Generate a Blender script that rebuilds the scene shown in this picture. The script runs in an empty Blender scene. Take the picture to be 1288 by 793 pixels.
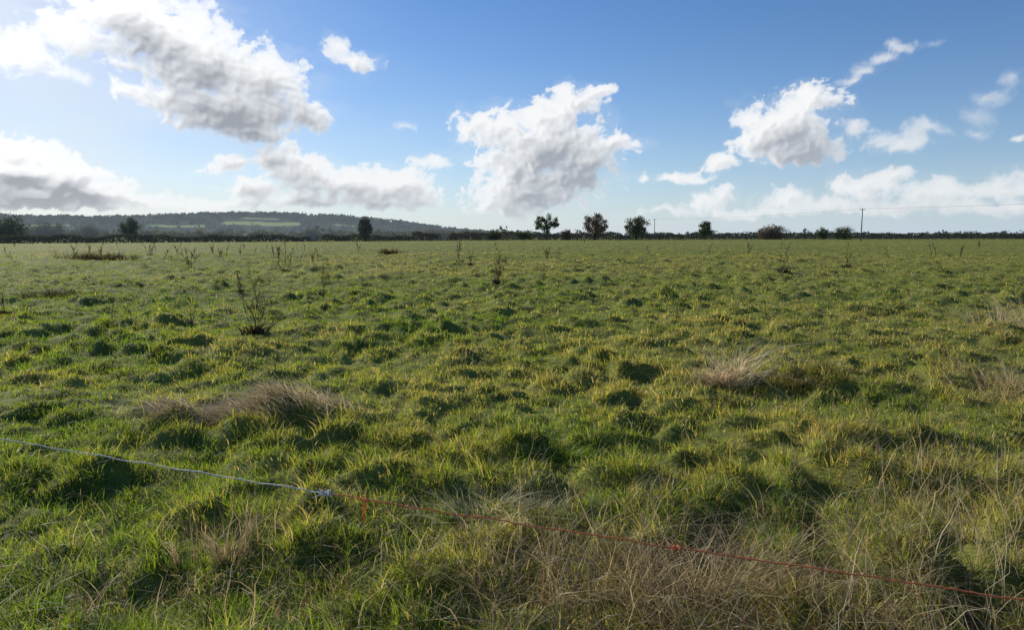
import bpy, math, random
import numpy as np
from mathutils import Vector
random.seed(7); rng = np.random.default_rng(11)
C = bpy.context.scene.collection
PITCH = math.radians(6.67); FPX = 859.0; EYE = 1.6
SUN_AZ, SUN_EL = math.radians(-43), math.radians(23)

# ------------------------------------------------------------------ helpers
def pdir(px, py):
    cx = (px-644)/FPX; cy = (396.5-py)/FPX
    return cx, math.cos(PITCH)+cy*math.sin(PITCH), -math.sin(PITCH)+cy*math.cos(PITCH)
def ground_at(px, py, z=0.0):
    x, y, zz = pdir(px, py); t = (z-EYE)/zz
    return x*t, y*t
def azel(px, py):
    x, y, z = pdir(px, py)
    return math.atan2(x, y), math.atan2(z, math.hypot(x, y))

def _h(xi, yi, seed):
    h = (xi*374761393 + yi*668265263 + seed*974634777) & 0xffffffff
    h = ((h ^ (h >> 13))*1274126177) & 0xffffffff
    h = ((h ^ (h >> 16))*2246822519) & 0xffffffff
    return (h ^ (h >> 15)) & 0xffff
_ca = np.cos(np.arange(65536)/65536*2*np.pi); _sa = np.sin(np.arange(65536)/65536*2*np.pi)
def pn(x, y, seed=0):
    x = np.asarray(x, float); y = np.asarray(y, float)
    xf = np.floor(x); yf = np.floor(y); xi = xf.astype(np.int64); yi = yf.astype(np.int64)
    fx = x-xf; fy = y-yf
    u = fx*fx*fx*(fx*(fx*6-15)+10); v = fy*fy*fy*(fy*(fy*6-15)+10)
    def g(a, b):
        k = _h(xi+a, yi+b, seed); return _ca[k]*(fx-a)+_sa[k]*(fy-b)
    n0 = g(0,0)*(1-u)+g(1,0)*u; n1 = g(0,1)*(1-u)+g(1,1)*u
    return (n0*(1-v)+n1*v)*1.5
def fbm(x, y, octv, seed=0, gain=.5, lac=2.03):
    s = 0; a = 1; t = 0
    for i in range(octv):
        s = s+a*pn(x, y, seed+i*17); t += a; a *= gain; x = x*lac+3.1; y = y*lac+1.7
    return s/t
def billow(x, y, octv, seed=0, gain=.5, lac=2.1):
    s = 0; a = 1; t = 0
    for i in range(octv):
        s = s+a*(1-2*np.abs(pn(x, y, seed+i*13))); t += a; a *= gain; x = x*lac+5.3; y = y*lac+2.9
    return s/t
def worley(x, y, seed):
    xi = np.floor(x).astype(np.int64); yi = np.floor(y).astype(np.int64)
    best = np.full(x.shape, 9.0); rnd = np.zeros(x.shape); vx = np.zeros(x.shape); vy = np.zeros(x.shape)
    for a in (-1, 0, 1):
        for b in (-1, 0, 1):
            k = _h(xi+a, yi+b, seed); k2 = _h(xi+a, yi+b, seed+7)
            dx = x-(xi+a+k/65536.); dy = y-(yi+b+k2/65536.); d = dx*dx+dy*dy
            m = d < best; best = np.where(m, d, best); rnd = np.where(m, ((k*31+k2*17) & 0xffff)/65536., rnd); vx = np.where(m, dx, vx); vy = np.where(m, dy, vy)
    return best, rnd, vx, vy

def mesh_obj(name, V, T, mat, cols=None, parent=None, loc=None, smooth=False):
    V = np.ascontiguousarray(V, np.float32); T = np.ascontiguousarray(T, np.int32)
    me = bpy.data.meshes.new(name)
    k = T.shape[1]
    me.vertices.add(len(V)); me.vertices.foreach_set('co', V.ravel())
    me.loops.add(T.size); me.loops.foreach_set('vertex_index', T.ravel())
    me.polygons.add(len(T)); me.polygons.foreach_set('loop_start', np.arange(0, T.size, k, dtype=np.int32))
    if smooth: me.polygons.foreach_set('use_smooth', np.ones(len(T), bool))
    me.update(calc_edges=True)
    if cols is not None:
        c = np.ones((len(V), 4), np.float32); c[:, :cols.shape[1]] = cols
        at = me.attributes.new('Col', 'FLOAT_COLOR', 'POINT'); at.data.foreach_set('color', c.ravel())
    me.materials.append(mat)
    o = bpy.data.objects.new(name, me); C.objects.link(o)
    if parent: o.parent = parent
    if loc is not None: o.location = loc
    return o
def tag(o, label=None, cat=None, group=None, kind=None):
    if label: o['label'] = label
    if cat: o['category'] = cat
    if group: o['group'] = group
    if kind: o['kind'] = kind
    return o
def empty(name, loc, label, cat, group=None):
    o = bpy.data.objects.new(name, None); C.objects.link(o); o.location = loc; o.empty_display_size = .1
    return tag(o, label, cat, group)
def merge(parts):
    V = []; T = []; K = []; n = 0
    for v, t, c in parts:
        V.append(v); T.append(t+n); K.append(c); n += len(v)
    return np.concatenate(V), np.concatenate(T), np.concatenate(K)

def blades(bx, by, bz, h, w, ang, lean, droop, col, levels, tip=None, wig=0):
    N = len(bx)
    fa = rng.uniform(0, 2*np.pi, N); wx, wy = np.cos(fa), np.sin(fa)
    dx, dy = np.cos(ang), np.sin(ang)
    V = np.empty((N, 2*levels+1, 3), np.float32); K = np.empty((N, 2*levels+1, 3), np.float32)
    tip = col if tip is None else tip
    for i in range(levels+1):
        t = i/levels
        off = h*lean*t**1.7; up = h*(t-droop*t**2.4)
        cx = bx+dx*off; cy = by+dy*off; cz = bz+up
        if wig and i:
            cx = cx+rng.normal(0, wig, N)*h*t; cy = cy+rng.normal(0, wig, N)*h*t
        c = col*(1-t**2)+tip*t**2
        if i < levels:
            hw = w*.5*(1-t**1.6)
            V[:, 2*i, 0] = cx-wx*hw; V[:, 2*i, 1] = cy-wy*hw; V[:, 2*i, 2] = cz
            V[:, 2*i+1, 0] = cx+wx*hw; V[:, 2*i+1, 1] = cy+wy*hw; V[:, 2*i+1, 2] = cz
            K[:, 2*i] = c; K[:, 2*i+1] = c
        else:
            V[:, 2*i, 0] = cx; V[:, 2*i, 1] = cy; V[:, 2*i, 2] = cz; K[:, 2*i] = c
    tri = []
    for i in range(levels-1):
        a = 2*i; tri += [[a, a+1, a+3], [a, a+3, a+2]]
    a = 2*(levels-1); tri += [[a, a+1, a+2]]
    tri = np.array(tri); nv = 2*levels+1
    T = (np.arange(N)[:, None, None]*nv+tri[None]).reshape(-1, 3)
    return V.reshape(-1, 3), T, K.reshape(-1, 3)

def leaf_quads(P, size, col, flat=0.0):
    N = len(P)
    a = rng.normal(size=(N, 3)); a[:, 2] *= 1-flat; a /= np.linalg.norm(a, axis=1)[:, None]
    b = rng.normal(size=(N, 3)); b = np.cross(a, b); b /= np.linalg.norm(b, axis=1)[:, None]+1e-9
    s = (size*rng.uniform(.6, 1.3, N))[:, None]
    a = a*s*.5; b = b*s*.4
    V = np.stack([P-a, P+b*.9, P+a, P-b], 1).reshape(-1, 3)
    base = np.arange(N)[:, None]*4
    T = np.concatenate([base+np.array([[0, 1, 2]]), base+np.array([[0, 2, 3]])], 0)
    K = np.repeat(col, 4, 0)
    return V, T, K

def tube(path, rad, n=6):
    path = np.asarray(path, float); m = len(path); rad = np.broadcast_to(np.asarray(rad, float), (m,))
    tg = np.gradient(path, axis=0); tg /= np.linalg.norm(tg, axis=1)[:, None]+1e-9
    ref = np.where(np.abs(tg[:, 2:3]) > .9, np.array([[1., 0, 0]]), np.array([[0, 0, 1.]]))
    u = np.cross(tg, ref); u /= np.linalg.norm(u, axis=1)[:, None]+1e-9; v = np.cross(tg, u)
    a = np.arange(n)/n*2*np.pi
    V = path[:, None]+rad[:, None, None]*(np.cos(a)[None, :, None]*u[:, None]+np.sin(a)[None, :, None]*v[:, None])
    V = V.reshape(-1, 3); T = []
    for i in range(m-1):
        for j in range(n):
            p, q = i*n+j, i*n+(j+1) % n
            T += [[p, q, q+n], [p, q+n, p+n]]
    for j in range(1, n-1): T += [[0, j+1, j], [(m-1)*n, (m-1)*n+j, (m-1)*n+j+1]]
    return V, np.array(T), np.ones((len(V), 3))
def tubes(lst): return merge([tube(*t) for t in lst])

# ------------------------------------------------------------------ materials
def new_mat(name):
    m = bpy.data.materials.new(name); m.use_nodes = True; m.node_tree.nodes.clear(); return m, m.node_tree
def leaf_mat(name, trans=.45, gloss=.04, tint=(1.15, 1.1, .6), gain=1.0, rough=.4, haze=0.0, nscale=9):
    m, nt = new_mat(name); N = nt.nodes; L = nt.links
    out = N.new('ShaderNodeOutputMaterial'); at = N.new('ShaderNodeAttribute'); at.attribute_name = 'Col'
    nz = N.new('ShaderNodeTexNoise'); nz.inputs['Scale'].default_value = nscale; nz.inputs['Detail'].default_value = 0; tc = N.new('ShaderNodeTexCoord')
    L.new(tc.outputs['Object'], nz.inputs['Vector'])
    mr = N.new('ShaderNodeMapRange'); mr.inputs['To Min'].default_value = .75*gain; mr.inputs['To Max'].default_value = 1.25*gain
    L.new(nz.outputs['Fac'], mr.inputs['Value'])
    sc = N.new('ShaderNodeVectorMath'); sc.operation = 'SCALE'; L.new(at.outputs['Color'], sc.inputs[0]); L.new(mr.outputs[0], sc.inputs['Scale'])
    tm = N.new('ShaderNodeVectorMath'); tm.operation = 'MULTIPLY'; L.new(sc.outputs[0], tm.inputs[0]); tm.inputs[1].default_value = tint
    d = N.new('ShaderNodeBsdfDiffuse'); t = N.new('ShaderNodeBsdfTranslucent')
    L.new(sc.outputs[0], d.inputs['Color']); L.new(tm.outputs[0], t.inputs['Color'])
    mx = N.new('ShaderNodeMixShader'); mx.inputs[0].default_value = trans; L.new(d.outputs[0], mx.inputs[1]); L.new(t.outputs[0], mx.inputs[2]); last = mx
    if gloss:
        g = N.new('ShaderNodeBsdfGlossy'); g.inputs['Roughness'].default_value = rough
        m2 = N.new('ShaderNodeMixShader'); m2.inputs[0].default_value = gloss; L.new(mx.outputs[0], m2.inputs[1]); L.new(g.outputs[0], m2.inputs[2]); last = m2
    if haze:   # distance haze imitated by a pale glow mixed into the surface
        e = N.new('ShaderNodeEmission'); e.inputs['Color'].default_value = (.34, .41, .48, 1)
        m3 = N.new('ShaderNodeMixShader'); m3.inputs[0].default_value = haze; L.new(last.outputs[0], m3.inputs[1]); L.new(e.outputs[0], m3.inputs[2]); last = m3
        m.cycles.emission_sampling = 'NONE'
    L.new(last.outputs[0], out.inputs['Surface']); return m
def noise_mat(name, c1, c2, scale=8, rough=.8, detail=6, bump=0.0, stretch=(1, 1, 1)):
    m, nt = new_mat(name); N = nt.nodes; L = nt.links
    out = N.new('ShaderNodeOutputMaterial'); p = N.new('ShaderNodeBsdfPrincipled'); p.inputs['Roughness'].default_value = rough
    p.inputs['Specular IOR Level'].default_value = .1
    tc = N.new('ShaderNodeTexCoord'); mp = N.new('ShaderNodeMapping'); mp.inputs['Scale'].default_value = stretch
    L.new(tc.outputs['Object'], mp.inputs['Vector'])
    nz = N.new('ShaderNodeTexNoise'); nz.inputs['Scale'].default_value = scale; nz.inputs['Detail'].default_value = detail; nz.inputs['Roughness'].default_value = .65
    L.new(mp.outputs[0], nz.inputs['Vector'])
    r = N.new('ShaderNodeValToRGB'); r.color_ramp.elements[0].position = .35; r.color_ramp.elements[1].position = .68
    r.color_ramp.elements[0].color = (*c1, 1); r.color_ramp.elements[1].color = (*c2, 1)
    L.new(nz.outputs['Fac'], r.inputs[0]); L.new(r.outputs[0], p.inputs['Base Color'])
    if bump:
        b = N.new('ShaderNodeBump'); b.inputs['Strength'].default_value = bump; b.inputs['Distance'].default_value = .1
        L.new(nz.outputs['Fac'], b.inputs['Height']); L.new(b.outputs[0], p.inputs['Normal'])
    L.new(p.outputs[0], out.inputs['Surface']); return m

M_grass = leaf_mat('grass_blades', .6, .025, (1.40, 1.31, .55))
M_straw = leaf_mat('dry_grass', .45, .02, (1.15, 1.06, .82))
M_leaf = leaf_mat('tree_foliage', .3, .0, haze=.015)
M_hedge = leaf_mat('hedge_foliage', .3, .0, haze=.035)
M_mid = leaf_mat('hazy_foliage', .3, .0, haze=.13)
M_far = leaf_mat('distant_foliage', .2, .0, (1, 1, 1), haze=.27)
M_weed = leaf_mat('dead_weed', .25, .02, (1, .9, .8))
M_rope = leaf_mat('plastic_rope_fibre', .45, .05, (1, 1, 1), nscale=50)
M_ground = noise_mat('field_soil', (.08, .098, .020), (.26, .265, .062), 1.3, .95, 10, .6)
M_bark = noise_mat('bark', (.03, .025, .02), (.08, .065, .05), 3, .9)
M_pole = noise_mat('weathered_timber', (.10, .088, .075), (.22, .19, .16), 6, .8, stretch=(4, 4, .5))
M_post = noise_mat('pale_timber', (.3, .24, .16), (.45, .38, .28), 6, .8)
M_metal = noise_mat('cable_metal', (.09, .09, .095), (.15, .15, .16), 5, .5)
M_stem = noise_mat('dead_stem', (.045, .028, .018), (.11, .068, .042), 20, .9)

# ------------------------------------------------------------------ terrain
MOUNDS = []
def mound(px, py, h, sx, sy):
    x, y = ground_at(px, py); MOUNDS.append((x, y, h, sx, sy)); return x, y
mound(374, 521, .21, .33, .26); mound(285, 540, .08, .42, .22)
mound(1010, 485, .05, .40, .3)
mound(880, 760, .06, .5, .3); mound(480, 600, .05, .4, .3)
mound(1010, 660, -.14, .40, .28); mound(1180, 560, .10, .45, .3)
mound(1160, 640, -.12, .40, .28); mound(180, 620, -.05, .5, .3); mound(400, 720, -.05, .3, .25)
def hump(x, y):
    wx = x+.2*pn(x/.45, y/.45, 301)+.3*pn(x/2, y/2, 303); wy = y+.2*pn(x/.45, y/.45, 302)
    d, r, vx, vy = worley(wx/.42, wy/.42, 310)
    pat = np.clip(.8+.75*pn(x/2.7, y/2.7, 305)+.4*pn(x/1.1, y/1.1, 306), .18, 1.45)
    return np.clip(1-d/.42, 0, 1)**1.15*(.25+r)*pat, r, vx, vy
def lump(x, y):
    d, r, vx, vy = worley((x+.5*pn(x/1.2, y/1.2, 321))/1.05, (y+.5*pn(x/1.2, y/1.2, 322))/1.05, 330)
    return np.clip(1-d/.36, 0, 1)**1.2*np.clip((r-.35)/.3, 0, 1)*r
def hgt(x, y, hp=None):
    d = np.hypot(x, y); a = np.clip((170-d)/120, 0, 1)
    if hp is None: hp = hump(x, y)[0]
    far = np.clip((d-5)/12, 0, 1)
    h = (.125+.02*far)*hp+.034*pn(x/.26, y/.26, 4)+.06*pn(x/1.7, y/1.7, 5)+.09*pn(x/7, y/7, 6)+(.03+.09*far)*lump(x, y)-.05
    r = h*a
    for mx, my, mh, sx, sy in MOUNDS:
        r = r+mh*np.exp(-((x-mx)/sx)**2-((y-my)/sy)**2)
    return r
def hz(x, y): return float(hgt(np.array([x]), np.array([y]))[0])
ys = [-30, -20, -12, -7, -4, -2.5]
y = -1.5
while y < 4500:
    ys.append(y); y += max(.06, abs(y)*.010)
ys = np.array(ys); us = np.sinh(np.linspace(-1.6, 1.6, 431)); us = us/us.max()*1.2
Yg, Ug = np.meshgrid(ys, us, indexing='ij'); Xg = Ug*(np.maximum(Yg, 0)*.95+5)
Zg = hgt(Xg, Yg)-.01
nr, nc = Yg.shape
idx = np.arange(nr*nc).reshape(nr, nc)
Q = np.stack([idx[:-1, :-1], idx[:-1, 1:], idx[1:, 1:], idx[1:, :-1]], -1).reshape(-1, 4)
g = mesh_obj('ground', np.stack([Xg, Yg, Zg], -1).reshape(-1, 3), Q, M_ground, smooth=True)
tag(g, kind='structure')

# ------------------------------------------------------------------ grass
A = np.array([-3.9, 4.18, .45]); B = np.array([2.6, 1.69, .457])     # the ends of the fence line
def line_y(x): return A[1]+(B[1]-A[1])*(x-A[0])/(B[0]-A[0])
LUSH = np.array([.128, .222, .026]); GREEN = np.array([.222, .285, .044]); YEL = np.array([.37, .365, .088])
OLIVE = np.array([.36, .305, .125]); STRAW = np.array([.62, .51, .32]); BROWN = np.array([.21, .138, .074]); DARK = np.array([.09, .058, .032])
def mixc(a, b, t): return a[None]*(1-t[:, None])+b[None]*t[:, None]
def grass_zone(y0, y1, rho0, levels, per, k=1.6):
    yy = np.linspace(y0, y1, 400); rho = rho0*np.minimum(1, (3/yy)**k); dens = rho*(1.66*yy+1.2)
    cdf = np.concatenate([[0], np.cumsum((dens[1:]+dens[:-1])/2*np.diff(yy))]); tot = cdf[-1]; nt = int(tot/per)
    ty = np.interp(rng.uniform(0, tot, nt), cdf, yy); tx = rng.uniform(-1, 1, nt)*(.83*ty+.6)
    hp = hump(tx, ty)[0]
    kp = np.clip(.66+.45*hp+.33*pn(tx/.5, ty/.5, 31), .38, 1)
    rough = np.clip((3.9-ty)/.6, 0, 1)*np.clip((tx+.4)/.6, .2, 1)
    kp = kp*(1-rough*np.clip(.48+1.3*pn(tx/.33, ty/.33, 35), 0, .92))
    keep = rng.uniform(0, 1, nt) < kp
    tx, ty = tx[keep], ty[keep]; nt = len(tx)
    hp, rc, vx, vy = hump(tx, ty)
    tone = fbm(tx/2.2, ty/2.2, 3, 41); tone2 = fbm(tx/.5, ty/.5, 2, 51); big = fbm(tx/14, ty/14, 2, 55)
    th = .066*(.6+.7*hp)*(1+.4*pn(tx/.9, ty/.9, 61)+.45*rng.normal(size=nt))
    th = np.clip(th, .022, .21)
    near = np.clip((5.5-ty)/3, 0, 1); th = th*(1+.40*near)
    tl = rng.uniform(.3, 1.2, nt); ta = np.arctan2(vy, vx)+rng.normal(0, 1.2, nt)
    n = np.repeat(np.arange(nt), per); N = len(n)
    d = ty[n]; sc = np.maximum(1, (d/4))
    spread = .03*sc**.6
    ox = rng.normal(0, 1, N); oy = rng.normal(0, 1, N)
    bx = tx[n]+ox*spread; by = ty[n]+oy*spread
    bz = hgt(bx, by)-.01
    ang = np.where(rng.uniform(0, 1, N) < .4, np.arctan2(oy, ox), ta[n])+rng.normal(0, .6, N)
    h = th[n]*rng.uniform(.5, 1.5, N)
    lean = tl[n]*rng.uniform(.3, 1.9, N); droop = np.clip(lean*.38+rng.normal(.1, .12, N), 0, .75)
    w = .0054*rng.uniform(.5, 1.5, N)*sc**.66
    fx_ = np.clip(bx/np.maximum(d, 1), -.6, .7)
    warm = .34+.65*tone[n]+.25*tone2[n]+.8*big[n]*np.clip(d/15, 0, 1)+.38*(rc[n]-.5)+.10*np.clip((d-8)/30, 0, 1)+.16*fx_+rng.normal(0, .17, N)
    warm = np.clip(warm, 0, 1)
    col = np.where((warm < .5)[:, None], mixc(LUSH, GREEN, warm*2), mixc(GREEN, YEL, warm*2-1))
    ps = np.clip(.13+.5*(tone[n]+.1)+.5*big[n]*np.clip(d/15, 0, 1)+.05*np.clip((d-8)/30, 0, 1)+.30*fx_+.04*near[n]+.22*(rc[n]-.5), .04, .68)
    isd = rng.uniform(0, 1, N) < ps
    dead = mixc(OLIVE, STRAW, rng.uniform(0, 1, N)**1.3); bb = rng.uniform(0, 1, N) < .20; dead[bb] = BROWN
    col = np.where(isd[:, None], dead, col)
    tip = np.where((rng.uniform(0, 1, N) < .16)[:, None], col*.4+STRAW*.6, col*1.08)
    return blades(bx, by, bz, h, w, ang, lean, droop, col, levels, tip)
parts = [grass_zone(1.5, 7, 8000, 3, 10), grass_zone(7, 18, 8800, 2, 10), grass_zone(18, 60, 9500, 1, 8), grass_zone(60, 220, 10000, 1, 6, 1.9)]
V, T, K = merge(parts); NB = len(T)
g = mesh_obj('grass', V, T, M_grass, K); tag(g, 'rough green pasture grass covering the whole field', 'grass', kind='stuff')

def below_line(xx, yy, h, p=.88):   # most growth on the near side of the fence line stays lower than it
    m = (yy < line_y(xx)+.05) & (rng.uniform(0, 1, len(xx)) < p); return np.where(m, np.minimum(h, rng.uniform(.10, .27, len(xx))), h)
def dead_stems():
    P = []
    def add(n, cx, cy, sx, sy, hmin, hmax, w=.0038, leanm=1.1):
        nb = max(8, n//6); gx = cx+rng.normal(0, sx, nb); gy = cy+rng.normal(0, sy, nb); ga = rng.uniform(0, 6.28, nb); k = rng.integers(0, nb, n)
        bx = gx[k]+rng.normal(0, .035, n); by = np.maximum(gy[k]+rng.normal(0, .035, n), 1.8); bz = hgt(bx, by)
        ang = ga[k]+rng.normal(0, .9, n)
        u = rng.uniform(0, 1, n); col = mixc(OLIVE*.9, STRAW*1.05, rng.uniform(0, 1, n)); col[u < .46] = BROWN; col[u < .22] = DARK
        h = below_line(bx, by, rng.uniform(hmin, hmax, n)); l = rng.uniform(.2, 2.2, n)*leanm
        P.append(blades(bx, by, bz, h, w*rng.uniform(.4, 1.6, n), ang, l, np.clip(l*.33, 0, .75), col, 4, wig=.07))
    for cx, cy, sx, sy, n, h0, h1 in [(.75, 2.8, .45, .30, 950, .12, .42), (.1, 2.75, .4, .24, 560, .1, .36), (1.5, 2.55, .4, .32, 760, .12, .42),
                                      (-.6, 2.8, .5, .2, 320, .1, .30), (-1.4, 2.85, .4, .25, 300, .1, .30), (-2.1, 3.1, .4, .3, 180, .1, .3), (1.2, 3.3, .6, .4, 460, .12, .40),
                                      (.5, 3.6, .5, .35, 300, .1, .34), (2.4, 3.6, .5, .5, 480, .15, .45), (-1.2, 3.4, .6, .3, 180, .1, .3)]:
        add(n, cx, cy, sx, sy, h0, h1)
    n = 440; xx = np.concatenate([rng.normal(.8, .5, 270), rng.normal(1.6, .4, 170)]); yy = rng.uniform(2.1, 3.5, n); l = rng.uniform(.8, 3.5, n)
    P.append(blades(xx, yy, hgt(xx, yy), rng.uniform(.08, .26, n), .0065*rng.uniform(.6, 1.3, n), rng.uniform(0, 6.28, n), l, np.clip(l*.25, 0, .7), mixc(DARK, BROWN*1.2, rng.uniform(0, 1, n)), 5, wig=.10))
    n = 11000; yy = rng.uniform(1.7**.5, 45**.5, n)**2; xx = rng.uniform(-1, 1, n)*(.83*yy+.4)
    k = rng.uniform(0, 1, n) < np.clip(.42+.9*fbm(xx/2.5, yy/2.5, 2, 77)+.45*xx/yy, .05, 1); xx, yy = xx[k], yy[k]; n = len(xx)
    col = mixc(OLIVE, STRAW, rng.uniform(0, 1, n)); l = rng.uniform(.2, 1.8, n)
    P.append(blades(xx, yy, hgt(xx, yy), rng.uniform(.08, .24, n), .0036*np.maximum(1, yy/5)**.8*rng.uniform(.6, 1.3, n), rng.uniform(0, 6.28, n), l, np.clip(l*.3, 0, .6), col, 3, wig=.05))
    n = 270; xx = np.concatenate([rng.normal(.75, .5, 150), rng.normal(1.75, .35, 100), rng.normal(-.8, .6, 20)]); yy = rng.uniform(2.15, 3.5, n); l = rng.uniform(.3, 1.7, n)
    h = below_line(xx, yy, rng.uniform(.25, .60, n), .8)
    P.append(blades(xx, yy, hgt(xx, yy), h, .0046*rng.uniform(.6, 1.2, n), rng.uniform(0, 6.28, n), l, np.clip(l*.28, 0, .6), mixc(STRAW*.7, STRAW*1.2, rng.uniform(0, 1, n)), 6, wig=.035))
    n = 40; xx = rng.normal(2.35, .22, n); yy = rng.uniform(2.6, 4.2, n); l = rng.uniform(.2, .9, n)
    P.append(blades(xx+.12*(yy-2.6), yy, hgt(xx, yy), rng.uniform(.4, .8, n), .0048*rng.uniform(.7, 1.2, n), rng.choice([.3, 2.8], n)+rng.normal(0, .6, n), l, np.clip(l*.3, 0, .5), mixc(STRAW*.7, STRAW*1.2, rng.uniform(0, 1, n)), 6, wig=.03))
    return merge(P)
V, T, K = dead_stems()
g = mesh_obj('dead_grass', V, T, M_straw, K); tag(g, 'thin straw coloured dead grass stems mixed through the green sward', 'dead grass', kind='stuff')

# ------------------------------------------------------------------ tussocks
def tussock(name, label, cat, px, py, n, sx, sy, h0, h1, w, c1, c2, bias=None, bstr=0, leanm=.9, mat=None, group=None, lv=4, bunch=8, wig=.05, extra=0, ebias=None, espread=.45, tail=2.2, eh=(.10, .24)):
    x, y = ground_at(px, py); z = hz(x, y)
    nb = max(5, n//bunch); gx = rng.normal(0, 1, nb); gy = rng.normal(0, 1, nb); k = rng.integers(0, nb, n)
    ga = np.arctan2(gy, gx)+rng.normal(0, .7, nb)
    if bias is not None:
        ax = np.cos(ga)*(1-bstr)+math.cos(bias)*bstr; ay = np.sin(ga)*(1-bstr)+math.sin(bias)*bstr; ga = np.arctan2(ay, ax)
    gl = rng.uniform(.4, 1.3, nb); gt = rng.uniform(0, 1, nb); gh = rng.uniform(h0, h1, nb)
    bx = x+gx[k]*sx+rng.normal(0, .12*sx, n); by = y+gy[k]*sy+rng.normal(0, .12*sy, n); bz = hgt(bx, by)
    ang = ga[k]+rng.normal(0, .35, n)
    l = gl[k]*rng.uniform(.6, 1.4, n)*leanm; h = gh[k]*rng.uniform(.6, 1.2, n)
    col = mixc(np.array(c1), np.array(c2), np.clip(gt[k]*.7+rng.uniform(-.1, .45, n), 0, 1))
    P = [blades(bx-x, by-y, bz-z-.01, h, w*rng.uniform(.4, 1.6, n), ang, l, np.clip(l*.34, 0, .8), col, lv, wig=wig)]
    if extra:   # loose straws fanning out to one side
        eb = bias if ebias is None else ebias
        m = extra; t = rng.uniform(0, 1, m); bx = x+math.cos(eb)*t*sx*tail+rng.normal(0, .3*sx, m); by = y+math.sin(eb)*t*sx*tail+rng.normal(0, .55*sy, m)
        l = rng.uniform(.8, 3., m); P.append(blades(bx-x, by-y, hgt(bx, by)-z+.01, rng.uniform(*eh, m), w*rng.uniform(.6, 1.3, m), eb+rng.normal(0, espread, m), l, np.clip(l*.3, 0, .85), mixc(np.array(c1)*1.1, np.array(c2)*1.15, rng.uniform(0, 1, m)), lv, wig=.09))
    V, T, K = merge(P)
    o = mesh_obj(name, V, T, mat or M_straw, K, loc=(x, y, z)); return tag(o, label, cat, group)
tussock('grass_tussock', 'large mound of matted grey brown dead grass swept left, beyond the white rope', 'grass tussock', 372, 518, 950, .27, .20, .10, .40, .0082, (.22, .18, .11), (.64, .56, .40), math.radians(195), .55, 1.5, extra=1300, bunch=3, wig=.13, espread=.65, tail=4.2, eh=(.08, .28))
tussock('grass_tussock', 'spiky straw pale dead tussock in the right middle of the field', 'grass tussock', 922, 487, 210, .12, .09, .3, .85, .0078, (.45, .36, .22), (.85, .72, .50), math.radians(10), .45, 1.7, bunch=1, extra=340, ebias=math.radians(190), espread=1.0, tail=3.0, wig=.05, lv=5)
tussock('grass_tussock', 'dark flattened tussock right beside the spiky straw tussock', 'grass tussock', 1012, 488, 700, .28, .14, .08, .24, .007, (.06, .06, .022), (.22, .18, .085), math.radians(10), .4, 1.6, M_grass)
tussock('grass_tussock', 'tall pale straw grass clump at the right edge of the photo, the farther one', 'grass tussock', 1280, 412, 170, .38, .25, .35, .9, .010, (.40, .33, .2), (.70, .6, .41), math.radians(180), .3, 1.0, bunch=2, wig=.05, lv=5)
tussock('grass_tussock', 'olive straw grass clump at the right edge, nearer than the tall pale one', 'grass tussock', 1284, 490, 380, .30, .22, .15, .5, .009, (.26, .2, .1), (.6, .5, .3), None, 0, 1.3, bunch=3, wig=.07)
tussock('rush_clump', 'small dark brown rounded rush clump standing in the far left of the field', 'rush clump', 490, 321, 700, .28, .28, .35, .7, .04, (.05, .045, .025), (.15, .12, .06), None, 0, .7)
tussock('rush_clump', 'broad dark clump of dead weeds in the far left of the field', 'rush clump', 126, 327, 900, 1.1, .5, .2, .7, .04, (.05, .042, .025), (.17, .13, .075), None, 0, .8, bunch=4)
tussock('grass_tussock', 'low wide dark tussock near the left edge, halfway up the field', 'grass tussock', 78, 372, 1200, .42, .25, .1, .26, .014, (.05, .06, .02), (.15, .14, .06), None, 0, 1.0)
tussock('grass_tussock', 'pale drooping tussock just behind the orange twine, near the centre', 'grass tussock', 620, 640, 380, .16, .12, .10, .24, .006, (.2, .24, .08), (.64, .58, .4), None, 0, 1.6)
tussock('grass_tussock', 'upright beige seeding grass clump in front of the white rope at lower left', 'grass tussock', 285, 700, 200, .09, .07, .16, .34, .0045, (.26, .2, .11), (.54, .44, .28), None, 0, .6)
tussock('grass_tussock', 'sprawling thicket of dead straw stems under the orange twine at lower right', 'grass tussock', 890, 725, 430, .26, .14, .15, .46, .005, (.17, .115, .06), (.64, .52, .33), None, 0, 1.5, bunch=4, wig=.09)
tussock('grass_tussock', 'dark lush tussock in the field behind the fence knot, left of centre', 'grass tussock', 690, 570, 900, .20, .14, .06, .16, .006, (.08, .15, .018), (.20, .27, .04), None, 0, 1.2, M_grass)

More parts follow.
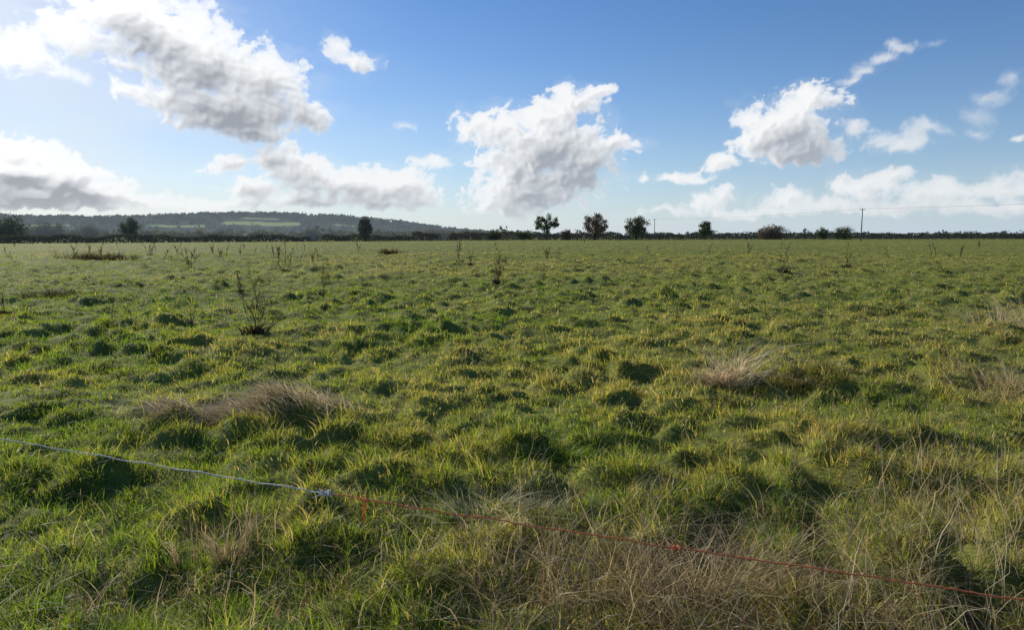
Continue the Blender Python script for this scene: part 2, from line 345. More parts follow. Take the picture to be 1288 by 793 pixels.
# ------------------------------------------------------------------ dock stalks
def weed(label, px, py, hpx, stems=3, spread=.25, leafy=True, group=None, dense=1.0, thin=1.0):
    x, y = ground_at(px, py); H = hpx/FPX*y*1.15; z = hz(x, y)
    root = empty('dock_plant', (x, y, z-.02), label, 'dock plant', group)
    r0 = max(.0045, .00030*y*thin); tl = []; S = []
    for s in range(stems):
        a = random.uniform(0, 6.28); ln = random.uniform(.3, 1)*spread*H; hh = H*random.uniform(.5, .95) if s else H
        bend = random.uniform(.8, 1.6); kx, ky = random.gauss(0, .04*H), random.gauss(0, .04*H)
        path = [np.array([math.cos(a)*ln*t**bend+kx*math.sin(t*5), math.sin(a)*ln*t**bend+ky*math.sin(t*4), hh*t]) for t in np.linspace(0, 1, 7)]
        tl.append((path, np.linspace(r0*1.2, r0*.4, 7), 5))
        P = np.array(path); tt = np.linspace(0, 1, 7); at_t = lambda u: np.array([np.interp(u, tt, P[:, k]) for k in range(3)]).T
        for b in range(random.randint(3, 6)):
            t = random.uniform(.3, .9); p = at_t(t)
            ba = random.uniform(0, 6.28); bl = H*random.uniform(.08, .24); sl = random.uniform(.25, .8)
            q = [p+np.array([math.cos(ba)*bl*sl*u, math.sin(ba)*bl*sl*u, bl*u]) for u in (0, .4, .75, 1)]
            tl.append((q, np.linspace(r0*.6, r0*.3, 4), 4))
            m = int(20*dense); uu = rng.uniform(.3, 1, m)
            S.append(q[0]+(q[3]-q[0])*uu[:, None]+rng.normal(0, .009*H, (m, 3)))
        m = int(30*dense); S.append(at_t(rng.uniform(.4, 1, m))+rng.normal(0, .011*H, (m, 3)))
    V, T, K = tubes(tl); mesh_obj('stem', V, T, M_stem, parent=root)
    S = np.concatenate(S); col = mixc(np.array([.055, .032, .018]), np.array([.20, .115, .06]), rng.uniform(0, 1, len(S)))
    V, T, K = leaf_quads(S, np.full(len(S), max(.015*H, .0007*y*thin)), col); mesh_obj('seed_heads', V, T, M_weed, K, root)  # rust brown seed heads clustered along stalks and branches
    if leafy:
        n = 70; a = rng.uniform(0, 6.28, n); col = mixc(np.array([.04, .045, .018]), np.array([.14, .10, .05]), rng.uniform(0, 1, n))
        V, T, K = blades(rng.normal(0, .07*H, n), rng.normal(0, .07*H, n), np.zeros(n), rng.uniform(.10, .24, n)*H, .035*H*rng.uniform(.6, 1.3, n), a, rng.uniform(.4, 1.4, n), rng.uniform(0, .4, n), col, 3)
        mesh_obj('leaves', V, T, M_weed, K, root)
    return root
weed('largest dead brown dock plant with several branching stalks, left part of the field', 322, 422, 78, 7, .34, dense=1.1)
weed('short dark dock stalk left of the largest dock plant', 243, 428, 42, 2, .2)
weed('thin dead dock stalk right of the largest dock plant', 407, 374, 36, 3, .35)
weed('dense bushy brown dock plant standing alone in the centre of the field', 625, 359, 33, 6, .25, dense=2.4)
weed('small dock stalk left of the bushy centre dock, far off', 578, 330, 24, 2, .2)
weed('small dock stalk just behind the bushy centre dock, slightly left', 592, 336, 18, 2, .2)
weed('slender brown dock stalks in the right of the field, left one of two', 985, 346, 36, 3, .3, thin=.8)
weed('slender brown dock stalk in the right of the field, right one of two', 1066, 337, 32, 3, .25, thin=.8)
weed('tall dark dock stalks far off behind the largest dock plant', 358, 342, 36, 4, .3, dense=1.6)
weed('low brown dock clump far off at the left, beside the broad dark clump', 240, 338, 26, 5, .6, dense=1.6)
weed('single thin dock stalk at left, midway to the left edge', 145, 418, 36, 1, .2)
weed('dock stalk cut by the left edge of the photo', 4, 398, 42, 3, .3)
weed('bare thin stalk rising behind the matted dead grass mound', 342, 472, 44, 1, .3, False, dense=.5)
weed('dock stalk at far left between the broad clump and the tall stalks', 190, 322, 16, 3, .4)
weed('wispy dock stalk nearest the largest dock plant on its left', 302, 372, 24, 2, .3)
gp = 'far off dead weed stalks dotted over the field'
proto = []
for i in range(64):
    px = random.choice([random.uniform(0, 460), random.uniform(0, 460), random.uniform(0, 720), random.uniform(0, 1288)]); py = random.uniform(308, 332)
    x, y = ground_at(px, py)
    if i < 6:
        o = weed('tiny dead weed stalk far off in the field', px, py, random.uniform(8, 14), random.choice([1, 2, 4]), .5, False, gp, thin=.9); proto.append((o, y))
    else:
        src, y0 = random.choice(proto); o = src.copy(); C.objects.link(o); o.location = (x, y, hz(x, y)-.02); s = y/y0*random.uniform(.5, 1.3)
        s = min(max(s, .5), 1.4); o.scale = (s*random.uniform(.8, 1.4), s, s); o.rotation_euler.z = random.uniform(0, 6.28)
        for ch in src.children:
            c = ch.copy(); C.objects.link(c); c.parent = o

# ------------------------------------------------------------------ rope and twine
def line_pt(u):
    p = A+(B-A)*u[:, None]; p[:, 2] -= .03*np.sin(np.pi*u); return p
u_of = lambda X: (X-A[0])/(B[0]-A[0])
def strands(u0, u1, r, rs, twist, k=3):
    L = np.linalg.norm(B-A)*(u1-u0); n = int(L/.008)
    u = np.linspace(u0, u1, n); p = line_pt(u); p[:, 2] += .006*pn(u*40, u*0, 5)+.003*pn(u*170, u*0, 6)
    s = u*np.linalg.norm(B-A); t = (B-A)/np.linalg.norm(B-A); e1 = np.cross(t, [0, 0, 1.]); e1 /= np.linalg.norm(e1); e2 = np.cross(t, e1)
    out = []
    for j in range(k):
        a = s*twist+j*2*np.pi/k; out.append((p+r*(np.cos(a)[:, None]*e1+np.sin(a)[:, None]*e2), np.full(n, rs), 5))
    return tubes(out)
uk = u_of(-.855); pk = line_pt(np.array([uk]))[0]
rope = empty('fence_line', tuple(pk), 'thin fence line of white rope knotted to orange twine, strung across the foreground', 'rope')
def put(name, vtk, col):
    V, T, K = vtk; return mesh_obj(name, V-pk, T, M_rope, K*np.array(col), parent=rope)
WHITE = (.80, .80, .78); ORANGE = (.82, .30, .13); BRIGHT = (.90, .30, .09)
put('white_rope', strands(0, uk, .0022, .0018, 260), WHITE)
put('orange_twine', strands(uk, 1, .0021, .0019, 330), ORANGE)
def knot(c, r, turns, rad, seed):
    t = np.linspace(0, 2*np.pi*turns, 60)
    p = np.stack([r*1.6*np.cos(t*1.0)+.3*r*np.sin(t*3.1), r*.6*np.sin(t*1.3), r*np.sin(t*2.2)], 1)+c; return (p, np.full(60, rad), 5)
def whisk(c, n, l, rad, seed):
    rr = np.random.default_rng(seed); o = []
    for i in range(n):
        d = rr.normal(size=3); d /= np.linalg.norm(d); d[2] = abs(d[2])*.6 if i % 2 else -abs(d[2])
        ll = l*rr.uniform(.4, 1); o.append(([c, c+d*ll*.5+rr.normal(0, .004, 3), c+d*ll+rr.normal(0, .008, 3)], [rad, rad*.8, rad*.5], 4))
    return o
put('knot', tubes([knot(pk, .012, 3, .0024, 1)]+whisk(pk, 18, .065, .0012, 2)), WHITE)
uo = u_of(-.665); po = line_pt(np.array([uo]))[0]
tail = [po+np.array([.006*math.sin(i*1.7), .003*math.cos(i*2.1)-.008, -.011*i]) for i in range(10)]
loop = [po+np.array([.016*math.cos(a), .007*math.sin(a*2), .002+.011*math.sin(a)]) for a in np.linspace(0, 12, 40)]
put('loose_end', tubes([(tail, np.full(10, .0035), 5), (loop, np.full(40, .0028), 5), ([po+np.array([.012, -.008, 0])+np.array([.005*math.sin(i), 0, -.010*i]) for i in range(6)], np.full(6, .0024), 5)]), BRIGHT)
u2 = u_of(.62); p2 = line_pt(np.array([u2]))[0]
put('knot', tubes([knot(p2, .008, 3, .002, 4)]+whisk(p2, 10, .05, .001, 5)), ORANGE)

# ------------------------------------------------------------------ trees and hedges
def X_at(px, Y): return (px-644)/FPX*Y*1.006
def fade(col, f, haze=(.16, .20, .25)): return col*(1-f)+np.array(haze)*f  # distance haze painted into the leaf colour
def tree(label, px, top, hw, Y, style='round', c1=(.022, .036, .012), c2=(.06, .075, .025), seed=0, haze=0.0, name='tree', cat='tree', mat=None):
    rr = np.random.default_rng(seed+100); X = X_at(px, Y); H = EYE+(296-top)/FPX*Y; W = hw/FPX*Y
    root = empty(name, (X, Y, 0), label, cat)
    cs = []
    for i in range(600):
        q = rr.uniform(-1, 1, 3)
        if q@q > 1 or len(cs) >= 52: continue
        if style == 'round': p = np.array([q[0]*W*.84, q[1]*W*.84, H*.54+q[2]*H*.39]); r = W*rr.uniform(.16, .32)
        elif style == 'open':
            p = np.array([q[0]*W*.92, q[1]*W*.85, H*.62+q[2]*H*.32]); r = W*rr.uniform(.14, .27)
            if len(cs) >= 36: continue
        elif style == 'tall': p = np.array([q[0]*W*.8, q[1]*W*.8, H*.50+q[2]*H*.44]); r = W*rr.uniform(.24, .42)
        else: p = np.array([q[0]*W*.9, q[1]*W*.5, H*.42+q[2]*H*.42]); r = min(W, H)*rr.uniform(.2, .34)
        cs.append((p, r))
    tl = []
    ft = .5 if style != 'bush' else .3; tp = np.array([rr.normal(0, .03*W), 0, H*ft]); r0 = H*.024
    tl.append(([np.zeros(3), tp*.5+np.array([.02*H, 0, 0]), tp, np.array([tp[0]*1.2, 0, H*.8])], [r0*1.4, r0, r0*.75, r0*.2], 6))
    for p, r in cs[:12]:
        s = np.array([tp[0]*.8, 0, H*rr.uniform(.25, ft)]); tl.append(([s, (s+p)/2+np.array([0, 0, -.03*H]), p], [r0*.45, r0*.3, r0*.12], 4))
    V, T, K = tubes(tl); mesh_obj('trunk', V, T, M_bark, parent=root)
    P = []; K = []
    for p, r in cs:
        n = 90; d = rr.normal(size=(n, 3)); d /= np.linalg.norm(d, axis=1)[:, None]
        P.append(p+d*r*rr.uniform(.3, 1.15, (n, 1))); t = np.clip(rr.uniform(0, 1)*.6+rr.uniform(0, .5, n), 0, 1)
        K.append(mixc(np.array(c1), np.array(c2), t))
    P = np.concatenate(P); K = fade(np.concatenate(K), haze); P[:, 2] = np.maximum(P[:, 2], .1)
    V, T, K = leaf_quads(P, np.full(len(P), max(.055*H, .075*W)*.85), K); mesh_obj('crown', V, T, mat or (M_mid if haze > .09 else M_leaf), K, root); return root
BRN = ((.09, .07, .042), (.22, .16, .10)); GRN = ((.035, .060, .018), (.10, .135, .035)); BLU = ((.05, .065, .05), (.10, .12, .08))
tree('gappy flat topped tree on a bare trunk, left of the brown rounded tree', 687, 269, 16, 238, 'open', *GRN, seed=1)
tree('brownish rounded autumn tree on the skyline, left of the dense green one', 747, 268, 17, 240, 'round', *BRN, seed=2)
tree('dense green rounded tree on the skyline, right of the brown one', 798, 269, 17.5, 238, 'round', *GRN, seed=3)
tree('small green tree standing alone right of the farther utility pole', 884, 278, 10, 250, 'round', *GRN, seed=4)
tree('dark upright tree standing up from the hedgerow in front of the hill', 462, 273, 10, 180, 'tall', (.02, .032, .015), (.06, .075, .035), seed=5, mat=M_hedge)
tree('low brown spreading bush on the skyline, left of the nearer utility pole', 967, 283, 21, 265, 'bush', *BRN, seed=6, name='bush', cat='bush')
tree('small dark bush on the skyline, between the brown bush and the nearer utility pole', 1030, 285, 9, 265, 'bush', *GRN, seed=7, name='bush', cat='bush')
tree('rounded green bush close to the left of the nearer utility pole', 1057, 284, 14, 262, 'bush', *GRN, seed=8, name='bush', cat='bush')
tree('small bush just right of the gappy flat topped tree', 712, 287, 9, 236, 'bush', *BRN, seed=9, name='bush', cat='bush')
tree('low bush just left of the gappy flat topped tree', 660, 289, 10, 232, 'bush', *GRN, seed=10, name='bush', cat='bush')
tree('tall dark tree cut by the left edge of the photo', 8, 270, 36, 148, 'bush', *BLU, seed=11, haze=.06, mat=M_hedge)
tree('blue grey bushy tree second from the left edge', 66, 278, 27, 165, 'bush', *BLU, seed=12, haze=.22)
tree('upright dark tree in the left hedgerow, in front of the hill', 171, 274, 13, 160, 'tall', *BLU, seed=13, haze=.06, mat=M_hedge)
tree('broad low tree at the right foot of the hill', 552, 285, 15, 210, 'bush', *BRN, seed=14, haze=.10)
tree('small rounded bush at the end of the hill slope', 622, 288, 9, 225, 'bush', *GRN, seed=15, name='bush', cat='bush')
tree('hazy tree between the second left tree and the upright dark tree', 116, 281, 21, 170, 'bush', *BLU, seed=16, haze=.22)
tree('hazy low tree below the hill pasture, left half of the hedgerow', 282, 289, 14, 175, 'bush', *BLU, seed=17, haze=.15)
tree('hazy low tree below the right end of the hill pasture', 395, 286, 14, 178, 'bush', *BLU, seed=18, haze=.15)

def hedge(label, pts, h0, h1, n, size, c1, c2, haze=0, seed=0, name='hedge', mat=None):
    pts = np.array([[X_at(px, Y), Y] for px, Y in pts]); seg = np.linalg.norm(np.diff(pts, axis=0), axis=1); s = np.concatenate([[0], np.cumsum(seg)])
    q = rng.uniform(0, s[-1], n); x = np.interp(q, s, pts[:, 0]); yv = np.interp(q, s, pts[:, 1])
    top = h0+(h1-h0)*np.clip(.5+.9*fbm(q/9, q*0+seed, 4, 90+seed), 0, 1)
    z = top*rng.uniform(0, 1, n)**.8; yv = yv+rng.normal(0, .8, n)
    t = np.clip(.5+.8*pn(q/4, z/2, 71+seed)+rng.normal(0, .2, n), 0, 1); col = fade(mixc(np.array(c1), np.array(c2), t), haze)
    c = np.array([pts[:, 0].mean(), pts[:, 1].mean(), 0]); V, T, K = leaf_quads(np.stack([x, yv, z], 1)-c, np.full(n, size), col)
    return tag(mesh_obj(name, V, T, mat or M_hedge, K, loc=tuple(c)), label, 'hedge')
hedge('long dark hedgerow along the left far edge of the field, below the hill', [(-120, 128), (0, 135), (300, 165), (520, 200)], .9, 2.2, 14000, .45, (.04, .05, .03), (.10, .105, .055), .05, 1)
hedge('dark hedgerow along the middle far edge of the field, under the three skyline trees', [(520, 202), (640, 232), (760, 244), (860, 262)], 1.3, 3.2, 9000, .6, (.035, .042, .02), (.09, .085, .045), .02, 2)
hedge('low dark hedgerow along the right far edge of the field, behind the utility pole', [(860, 264), (1000, 285), (1288, 300), (1420, 300)], 1.7, 3.2, 14000, .65, (.035, .042, .022), (.10, .09, .05), .02, 3)

# ------------------------------------------------------------------ hill and woods
ridge = np.array([(-220, 266), (-100, 268), (0, 271), (60, 272), (130, 273), (200, 271), (260, 269), (330, 268), (400, 270), (450, 273), (500, 278), (560, 286), (620, 292), (690, 296.5), (760, 299)])
cols_ = np.linspace(-220, 760, 320); rows = np.linspace(0, 1, 90)
PX, S = np.meshgrid(cols_, rows, indexing='ij')
def hill_y(s): return 650+900*s
def hill_z(px, s):
    crest = EYE+(296-np.interp(px, ridge[:, 0], ridge[:, 1]))/FPX*1250-5
    prof = np.where(s < .66, np.sin(np.clip(s/.66, 0, 1)*np.pi/2)**1.1, np.cos(np.clip((s-.66)/.34, 0, 1)*np.pi/2))
    return np.maximum(crest, -4)*prof-.5
YH = hill_y(S); XH = (PX-644)/FPX*YH; ZH = hill_z(PX, S)
def pasture(px, s, m=0.0):
    w = .012*np.sin(px/17); s = s+w; r = np.zeros(px.shape, bool)
    for a, b, c, d in ((282, 380, .175, .245), (186, 262, .16, .20), (305, 352, .31, .345), (30, 92, .19, .22), (420, 470, .2, .235)): r |= (px > a) & (px < b) & (s > c-m) & (s < d)
    return r
ps = pasture(PX, S).reshape(-1)
HC = np.where(ps[:, None], np.array([[.46, .54, .22]]), np.array([[.11, .14, .11]]))
i2 = np.arange(PX.size).reshape(PX.shape)
Q = np.stack([i2[:-1, :-1], i2[1:, :-1], i2[1:, 1:], i2[:-1, 1:]], -1).reshape(-1, 4)
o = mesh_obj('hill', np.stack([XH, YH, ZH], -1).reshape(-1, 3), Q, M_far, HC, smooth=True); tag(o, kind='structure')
n = 2600; wp = rng.uniform(-200, 690, n); ws = rng.uniform(.0, .74, n)**.9; k = ~pasture(wp, ws, .06); wp, ws = wp[k], ws[k]
wn = fbm(wp/60, ws*6, 3, 15); k = wn > -.35; wp, ws = wp[k], ws[k]; n = len(wp)
wY = hill_y(ws); wX = (wp-644)/FPX*wY; wZ = hill_z(wp, ws); wr = rng.uniform(2.0, 5.0, n)
m = 30; d = rng.normal(size=(n, m, 3)); d /= np.linalg.norm(d, axis=2)[:, :, None]
P = np.stack([wX, wY, wZ+wr*.6], 1)[:, None]+d*wr[:, None, None]*np.array([1.25, 1, .8])*rng.uniform(.6, 1.05, (n, m, 1))
tt = np.clip(.5+.9*fbm(wp/25, ws*12, 2, 19)+rng.normal(0, .2, n), 0, 1); cc = mixc(np.array([.055, .08, .06]), np.array([.19, .185, .11]), tt)
V, T, K = leaf_quads(P.reshape(-1, 3), np.full(n*m, 3.0), np.repeat(cc, m, 0)*rng.uniform(.9, 1.1, (n*m, 1)))
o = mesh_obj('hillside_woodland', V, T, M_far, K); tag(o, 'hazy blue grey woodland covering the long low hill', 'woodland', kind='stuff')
n = 560; wp = np.concatenate([rng.uniform(-160, 660, 360), rng.uniform(620, 1420, 200)]); wY = rng.uniform(260, 620, n); wY[360:] = rng.uniform(420, 800, 200)
m = 30; wr = rng.uniform(1.2, 3.0, n)*np.where(np.arange(n) < 360, 1, 1.1); wX = (wp-644)/FPX*wY
d = rng.normal(size=(n, m, 3)); d /= np.linalg.norm(d, axis=2)[:, :, None]
P = np.stack([wX, wY, wr*.8], 1)[:, None]+d*wr[:, None, None]*rng.uniform(.6, 1.05, (n, m, 1))*np.array([1.3, 1, .9])
cc = mixc(np.array([.05, .065, .04]), np.array([.14, .13, .075]), rng.uniform(0, 1, n))
V, T, K = leaf_quads(P.reshape(-1, 3), np.full(n*m, 1.7), np.repeat(cc, m, 0)*rng.uniform(.85, 1.15, (n*m, 1)))
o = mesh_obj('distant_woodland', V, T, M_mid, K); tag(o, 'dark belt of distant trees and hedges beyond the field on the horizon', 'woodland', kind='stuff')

# ------------------------------------------------------------------ utility poles, cables, posts
POLES = [(64.2, 310.), (96.5, 190.), (128.8, 70.)]
tops = []
ld = np.array([32.3, -120.]); ld /= np.linalg.norm(ld); perp = np.array([-ld[1], ld[0]])
for i, (X, Y) in enumerate(POLES):
    tops.append(np.array([X, Y, 8.9]))
    if i == 2: continue
    r = empty('utility_pole', (X, Y, 0), ['thin utility pole right of the skyline trees, the farther of two', 'taller dark utility pole on the right skyline, the nearer of two'][i], 'utility pole')
    V, T, K = tubes([([(0, 0, -.2), (0, 0, 4), (0, 0, 9)], [.17, .14, .11], 10)]); mesh_obj('pole', V, T, M_pole, parent=r)
    a = np.append(perp*.8, 8.6); b = np.append(-perp*.8, 8.6)
    V, T, K = tubes([([a, b], [.06, .06], 4)]); mesh_obj('crossarm', V, T, M_pole, parent=r)
    for e in (a, b):
        V, T, K = tubes([([e, e+np.array([0, 0, .12]), e+np.array([0, 0, .28])], [.05, .07, .04], 6)]); mesh_obj('insulator', V, T, M_metal, parent=r)
for i, lab in ((0, 'overhead cable pair running between the two utility poles'), (1, 'overhead cable pair running off right from the nearer utility pole')):
    r = empty('overhead_cable', tuple(tops[i]), lab, 'cable')
    for sgn in (-1, 1):
        u = np.linspace(0, 1, 30)[:, None]; off = np.append(perp*.8*sgn, 0)
        p = (tops[i+1]-tops[i])*u+off; p[:, 2] -= 1.3*4*(u*(1-u))[:, 0]*.6
        V, T, K = tubes([(p, np.full(30, .010), 4)]); mesh_obj('wire', V, T, M_metal, parent=r)
for px, py, hp, lab in ((735, 305, 9, 'tiny pale post at the far field edge, below the skyline trees'), (862, 303, 10, 'tiny pale post at the far field edge, left of the small lone tree')):
    X, Y = ground_at(px, py); H = hp/FPX*Y
    V, T, K = tubes([([(0, 0, -.1), (0, 0, H*.93), (0, 0, H)], [.12, .11, .05], 8)]); o = mesh_obj('fence_post', V, T, M_post, loc=(X, Y, 0)); tag(o, lab, 'post')

# ------------------------------------------------------------------ sky with clouds
CL = [(30, 62, 50, 32, .5), (95, 42, 46, 32, .65), (150, 15, 60, 35, 1), (205, 45, 62, 42, 1), (262, 85, 72, 46, 1.05), (205, 122, 52, 18, .8), (330, 100, 52, 36, 1), (285, 142, 88, 26, 1.1), (385, 143, 32, 18, 1), (320, 164, 46, 11, .8), (250, 20, 34, 18, .6), (80, 92, 34, 12, .25),
      (424, 58, 13, 14, .6), (446, 78, 24, 13, .7), (25, 194, 40, 22, 1.2), (20, 218, 70, 30, 1.45), (80, 228, 66, 26, 1.45), (120, 245, 56, 16, 1.3), (40, 245, 90, 18, 1.3), (165, 254, 50, 9, .7), (230, 262, 70, 8, .5),
      (352, 203, 36, 21, 1), (300, 211, 44, 10, .8), (387, 220, 38, 21, 1), (318, 239, 36, 13, .9), (440, 236, 42, 18, 1), (500, 239, 48, 20, 1), (532, 206, 20, 10, .6), (552, 203, 12, 10, .5), (385, 250, 52, 9, .6), (470, 254, 56, 9, .6), (280, 255, 60, 8, .5), (508, 160, 18, 5, .2),
      (628, 163, 44, 22, 1.2), (690, 148, 40, 24, 1.2), (722, 128, 30, 17, 1.1), (750, 114, 18, 8, .9), (690, 188, 64, 34, 1.25), (645, 213, 46, 28, 1.25), (772, 183, 28, 12, 1), (720, 225, 44, 20, 1.15), (668, 245, 64, 20, 1.05), (630, 262, 34, 11, .8), (740, 203, 32, 15, 1),
      (985, 162, 46, 30, 1.2), (1022, 130, 36, 26, 1.2), (955, 178, 30, 24, 1.1), (1005, 190, 46, 17, 1.1), (938, 152, 18, 16, .9), (1045, 192, 20, 8, .35), (857, 224, 30, 8, .65), (904, 207, 20, 12, .75), (811, 222, 8, 6, .7),
      (1078, 162, 18, 11, .32), (1135, 178, 38, 14, .30), (1165, 165, 28, 12, .22), (1085, 88, 22, 8, .22), (1105, 74, 22, 8, .22), (1128, 58, 18, 8, .22), (1070, 98, 14, 7, .2), (1168, 53, 12, 7, .10), (1272, 100, 16, 13, .13), (1250, 122, 22, 12, .13), (1230, 145, 18, 14, .11), (1225, 165, 14, 7, .12), (1282, 172, 12, 6, .35),
      (885, 258, 26, 12, .6), (912, 245, 15, 9, .6), (990, 250, 30, 13, .6), (1085, 234, 40, 20, .62), (1120, 222, 24, 11, .5), (1180, 240, 48, 15, .42), (1250, 238, 54, 15, .38), (1310, 235, 40, 15, .38), (1040, 257, 60, 10, .35), (1150, 258, 100, 12, .32), (940, 266, 90, 9, .3), (1250, 260, 100, 12, .32), (850, 270, 60, 6, .2)]
da = .00125
az = np.arange(-.70, .70, da); el = np.arange(-.004, .42, da)
AZ, EL = np.meshgrid(az, el, indexing='ij')
wx = .022*fbm(AZ*16, EL*16, 5, 201, .52); wy = .018*fbm(AZ*16+7, EL*16+3, 5, 202, .52)
WA, WE = AZ+wx, EL+wy
acc = np.zeros_like(AZ); den = np.zeros_like(AZ); wsum = np.full_like(AZ, 1e-6); kk = 6.0
for px, py, rx, ry, dn in CL:
    a0, e0 = azel(px, py); ra = abs(azel(px+rx, py)[0]-azel(px-rx, py)[0])/2*1.15; re = abs(azel(px, py-ry)[1]-azel(px, py+ry)[1])/2*1.15
    dy = (WE-e0)/re; dy = np.where(dy < 0, dy*1.2, dy)
    d = np.sqrt(((WA-a0)/ra)**2+dy**2); e = np.exp(-kk*np.minimum(d, 8)); acc += e; den += e*dn; wsum += e
F0 = 1+np.log(acc+1e-12)/kk; den = den/wsum
bil = billow(AZ*27+wx*40, EL*31+wy*40, 6, 211, .56); fb = fbm(AZ*44, EL*52, 6, 221, .56)
core = np.clip(F0, 0, 1)
Fd = F0+.66*(bil-.32)+.42*fb*(1.2-.6*core)-.03
thick = np.maximum(Fd, 0)*den
alpha = 1-np.exp(-thick*5.2)
alpha = alpha*np.clip(.2+alpha*1.4, 0, 1)
halo = .20*np.clip(F0+.40+1.0*fbm(AZ*18, EL*30, 6, 241, .6), 0, 1)*np.clip(den, 0, 1)
alpha = 1-(1-alpha)*(1-halo)
def samp(Fm, a, e):
    i = np.clip((a-az[0])/da, 0, len(az)-1.001); j = np.clip((e-el[0])/da, 0, len(el)-1.001); i0 = i.astype(int); j0 = j.astype(int); fi = i-i0; fj = j-j0
    return Fm[i0, j0]*(1-fi)*(1-fj)+Fm[i0+1, j0]*fi*(1-fj)+Fm[i0, j0+1]*(1-fi)*fj+Fm[i0+1, j0+1]*fi*fj
def blur(Fm, r):
    k = np.exp(-(np.arange(-3*r, 3*r+1)/r)**2/2); k /= k.sum(); out = Fm
    for ax in (0, 1):
        p = np.pad(out, [(3*r, 3*r) if q == ax else (0, 0) for q in (0, 1)], mode='edge'); acc_ = 0
        for i, wgt in enumerate(k): acc_ = acc_+wgt*np.take(p, range(i, i+out.shape[ax]), axis=ax)
        out = acc_
    return out
ts = blur(thick, 1); tb = blur(thick, 9); tm_ = blur(thick, 4)
la = SUN_AZ-AZ; le = SUN_EL+.30-EL; ll = np.hypot(la, le); la /= ll; le /= ll
tau = np.zeros_like(AZ)
for s in np.linspace(.003, .075, 12): tau += samp(tm_, AZ+la*s, EL+le*s)/12
lit = .62*np.exp(-1.35*tau)+.26*np.exp(-.85*ts)+.12
slope = samp(ts, AZ+la*.003, EL+le*.003)-samp(ts, AZ-la*.003, EL-le*.003); lit = lit-.42*np.clip(slope, -.30, .30)
up = samp(tb, AZ, EL+.03)-samp(tb, AZ, EL-.03); lit = lit-.24*np.clip(up, -.5, .5)
lit = lit+.10*fb
lit = np.clip((lit-.28)/.52, 0, 1)
r2 = (AZ-SUN_AZ)**2+(EL-SUN_EL)**2
sunp = np.exp(-r2/.09); glow = np.exp(-r2/.075)
low = np.exp(-np.maximum(EL, 0)/.05)
tcol = np.clip((AZ+.7)/1.4, 0, 1)[..., None]
hi = np.array([.94, .95, .96]); lo = np.array([.31, .33, .37])*(1-tcol)+np.array([.42, .46, .53])*tcol
colr = lo*(1-lit[..., None])+hi*lit[..., None]
colr = colr*(1+.38*sunp[..., None])
colr = colr*(1-.12*np.clip((AZ-.2)/.3, 0, 1)*np.clip(1-den, 0, 1))[..., None]
hz_c = np.array([.70, .75, .80]); colr = colr*(1-.42*low[..., None])+hz_c*.42*low[..., None]
veil = .60*np.exp(-((AZ-SUN_AZ)/.48)**2)*np.exp(-((EL-.11)/.15)**2)*np.clip(.75+.9*fbm(AZ*5, EL*18, 5, 231), 0, 1)
hzv = .84*np.exp(-np.maximum(EL, 0)/.085)
veil = 1-(1-np.clip(veil, 0, .65))*(1-hzv)*(1-.9*glow)
vc = np.array([.78, .81, .83])*(1-tcol)+np.array([.50, .64, .80])*tcol
vc = vc*(1-glow[..., None])+np.array([1.03, 1.02, .99])*glow[..., None]
A2 = 1-(1-alpha)*(1-veil)
colr = (colr*alpha[..., None]+vc*(veil*(1-alpha))[..., None])/np.maximum(A2, 1e-4)[..., None]
edge = np.clip((.70-np.abs(AZ))/.03, 0, 1)*np.clip((.419-EL)/.02, 0, 1); A2 = A2*edge
R = 8000.0
V = np.stack([R*np.sin(AZ)*np.cos(EL), R*np.cos(AZ)*np.cos(EL), R*np.sin(EL)], -1).reshape(-1, 3)
i3 = np.arange(AZ.size).reshape(AZ.shape); Q = np.stack([i3[:-1, :-1], i3[1:, :-1], i3[1:, 1:], i3[:-1, 1:]], -1).reshape(-1, 4)
am = A2.reshape(-1); Q = Q[am[Q].max(1) > .012]
use = np.zeros(len(V), bool); use[Q.ravel()] = True; remap = np.cumsum(use)-1
kc = np.concatenate([colr.reshape(-1, 3), am[:, None]], 1)[use]
m_sky, nt = new_mat('cloud_layer'); N = nt.nodes; L = nt.links
out = N.new('ShaderNodeOutputMaterial'); at = N.new('ShaderNodeAttribute'); at.attribute_name = 'Col'
em = N.new('ShaderNodeEmission'); tr = N.new('ShaderNodeBsdfTransparent'); mx = N.new('ShaderNodeMixShader')
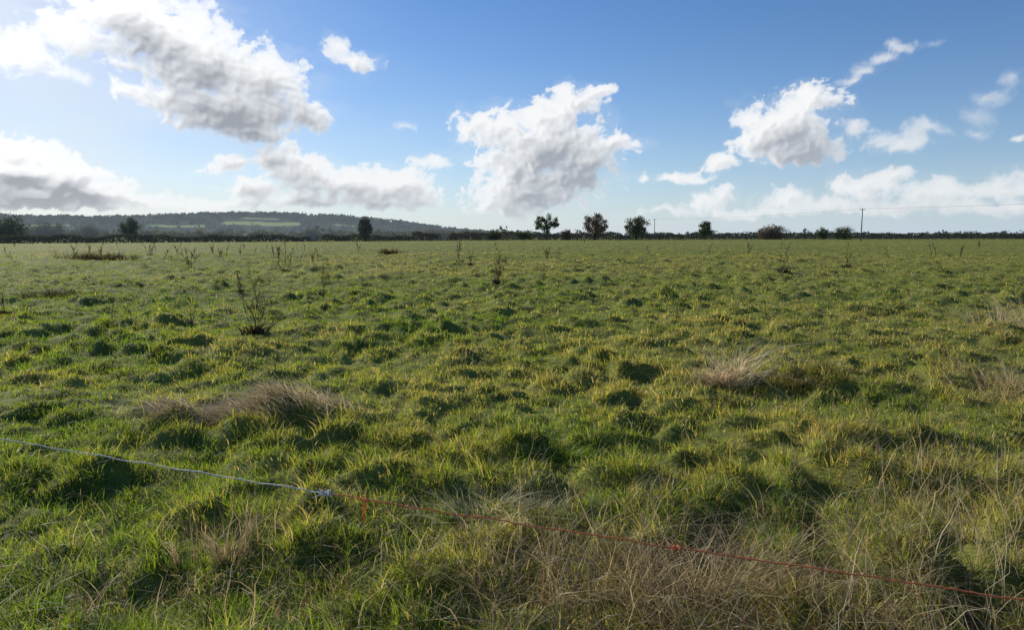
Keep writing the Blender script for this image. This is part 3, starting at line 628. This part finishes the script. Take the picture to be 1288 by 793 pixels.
L.new(at.outputs['Color'], em.inputs['Color']); L.new(at.outputs['Alpha'], mx.inputs[0]); L.new(tr.outputs[0], mx.inputs[1]); L.new(em.outputs[0], mx.inputs[2]); L.new(mx.outputs[0], out.inputs['Surface'])
m_sky.cycles.emission_sampling = 'NONE'
sk = mesh_obj('sky', V[use], remap[Q], m_sky, kc, smooth=True); tag(sk, kind='structure')

w = bpy.data.worlds.new('World'); bpy.context.scene.world = w; w.use_nodes = True; nt = w.node_tree; nt.nodes.clear()
st = nt.nodes.new('ShaderNodeTexSky'); st.sky_type = 'NISHITA'; st.sun_disc = False; st.sun_elevation = SUN_EL; st.sun_rotation = SUN_AZ % (2*math.pi)
st.air_density = 1.0; st.dust_density = .1; st.ozone_density = 3.0
hs = nt.nodes.new('ShaderNodeHueSaturation'); hs.inputs['Saturation'].default_value = 1.15
tn = nt.nodes.new('ShaderNodeVectorMath'); tn.operation = 'MULTIPLY'; tn.inputs[1].default_value = (.95, 1.03, 1.22)
bg = nt.nodes.new('ShaderNodeBackground'); bg.inputs['Strength'].default_value = .093; ow = nt.nodes.new('ShaderNodeOutputWorld')
nt.links.new(st.outputs[0], hs.inputs['Color']); nt.links.new(hs.outputs[0], tn.inputs[0]); nt.links.new(tn.outputs[0], bg.inputs[0]); nt.links.new(bg.outputs[0], ow.inputs[0])
S = Vector((math.sin(SUN_AZ)*math.cos(SUN_EL), math.cos(SUN_AZ)*math.cos(SUN_EL), math.sin(SUN_EL)))
sl = bpy.data.lights.new('sun', 'SUN'); sl.energy = 5; sl.angle = math.radians(.5); sl.color = (1, .93, .80)
so = bpy.data.objects.new('sun', sl); C.objects.link(so); so.rotation_euler = S.to_track_quat('Z', 'Y').to_euler(); so.location = (-20, 20, 20)

cam = bpy.data.cameras.new('camera'); cam.sensor_width = 36; cam.lens = 24; cam.clip_start = .05; cam.clip_end = 20000
co = bpy.data.objects.new('camera', cam); C.objects.link(co); co.location = (0, 0, EYE); co.rotation_euler = (math.pi/2-PITCH, 0, 0)
sc = bpy.context.scene; sc.camera = co; sc.view_settings.view_transform = 'Standard'; sc.view_settings.look = 'None'; sc.view_settings.exposure = 0
print('blade tris', NB)
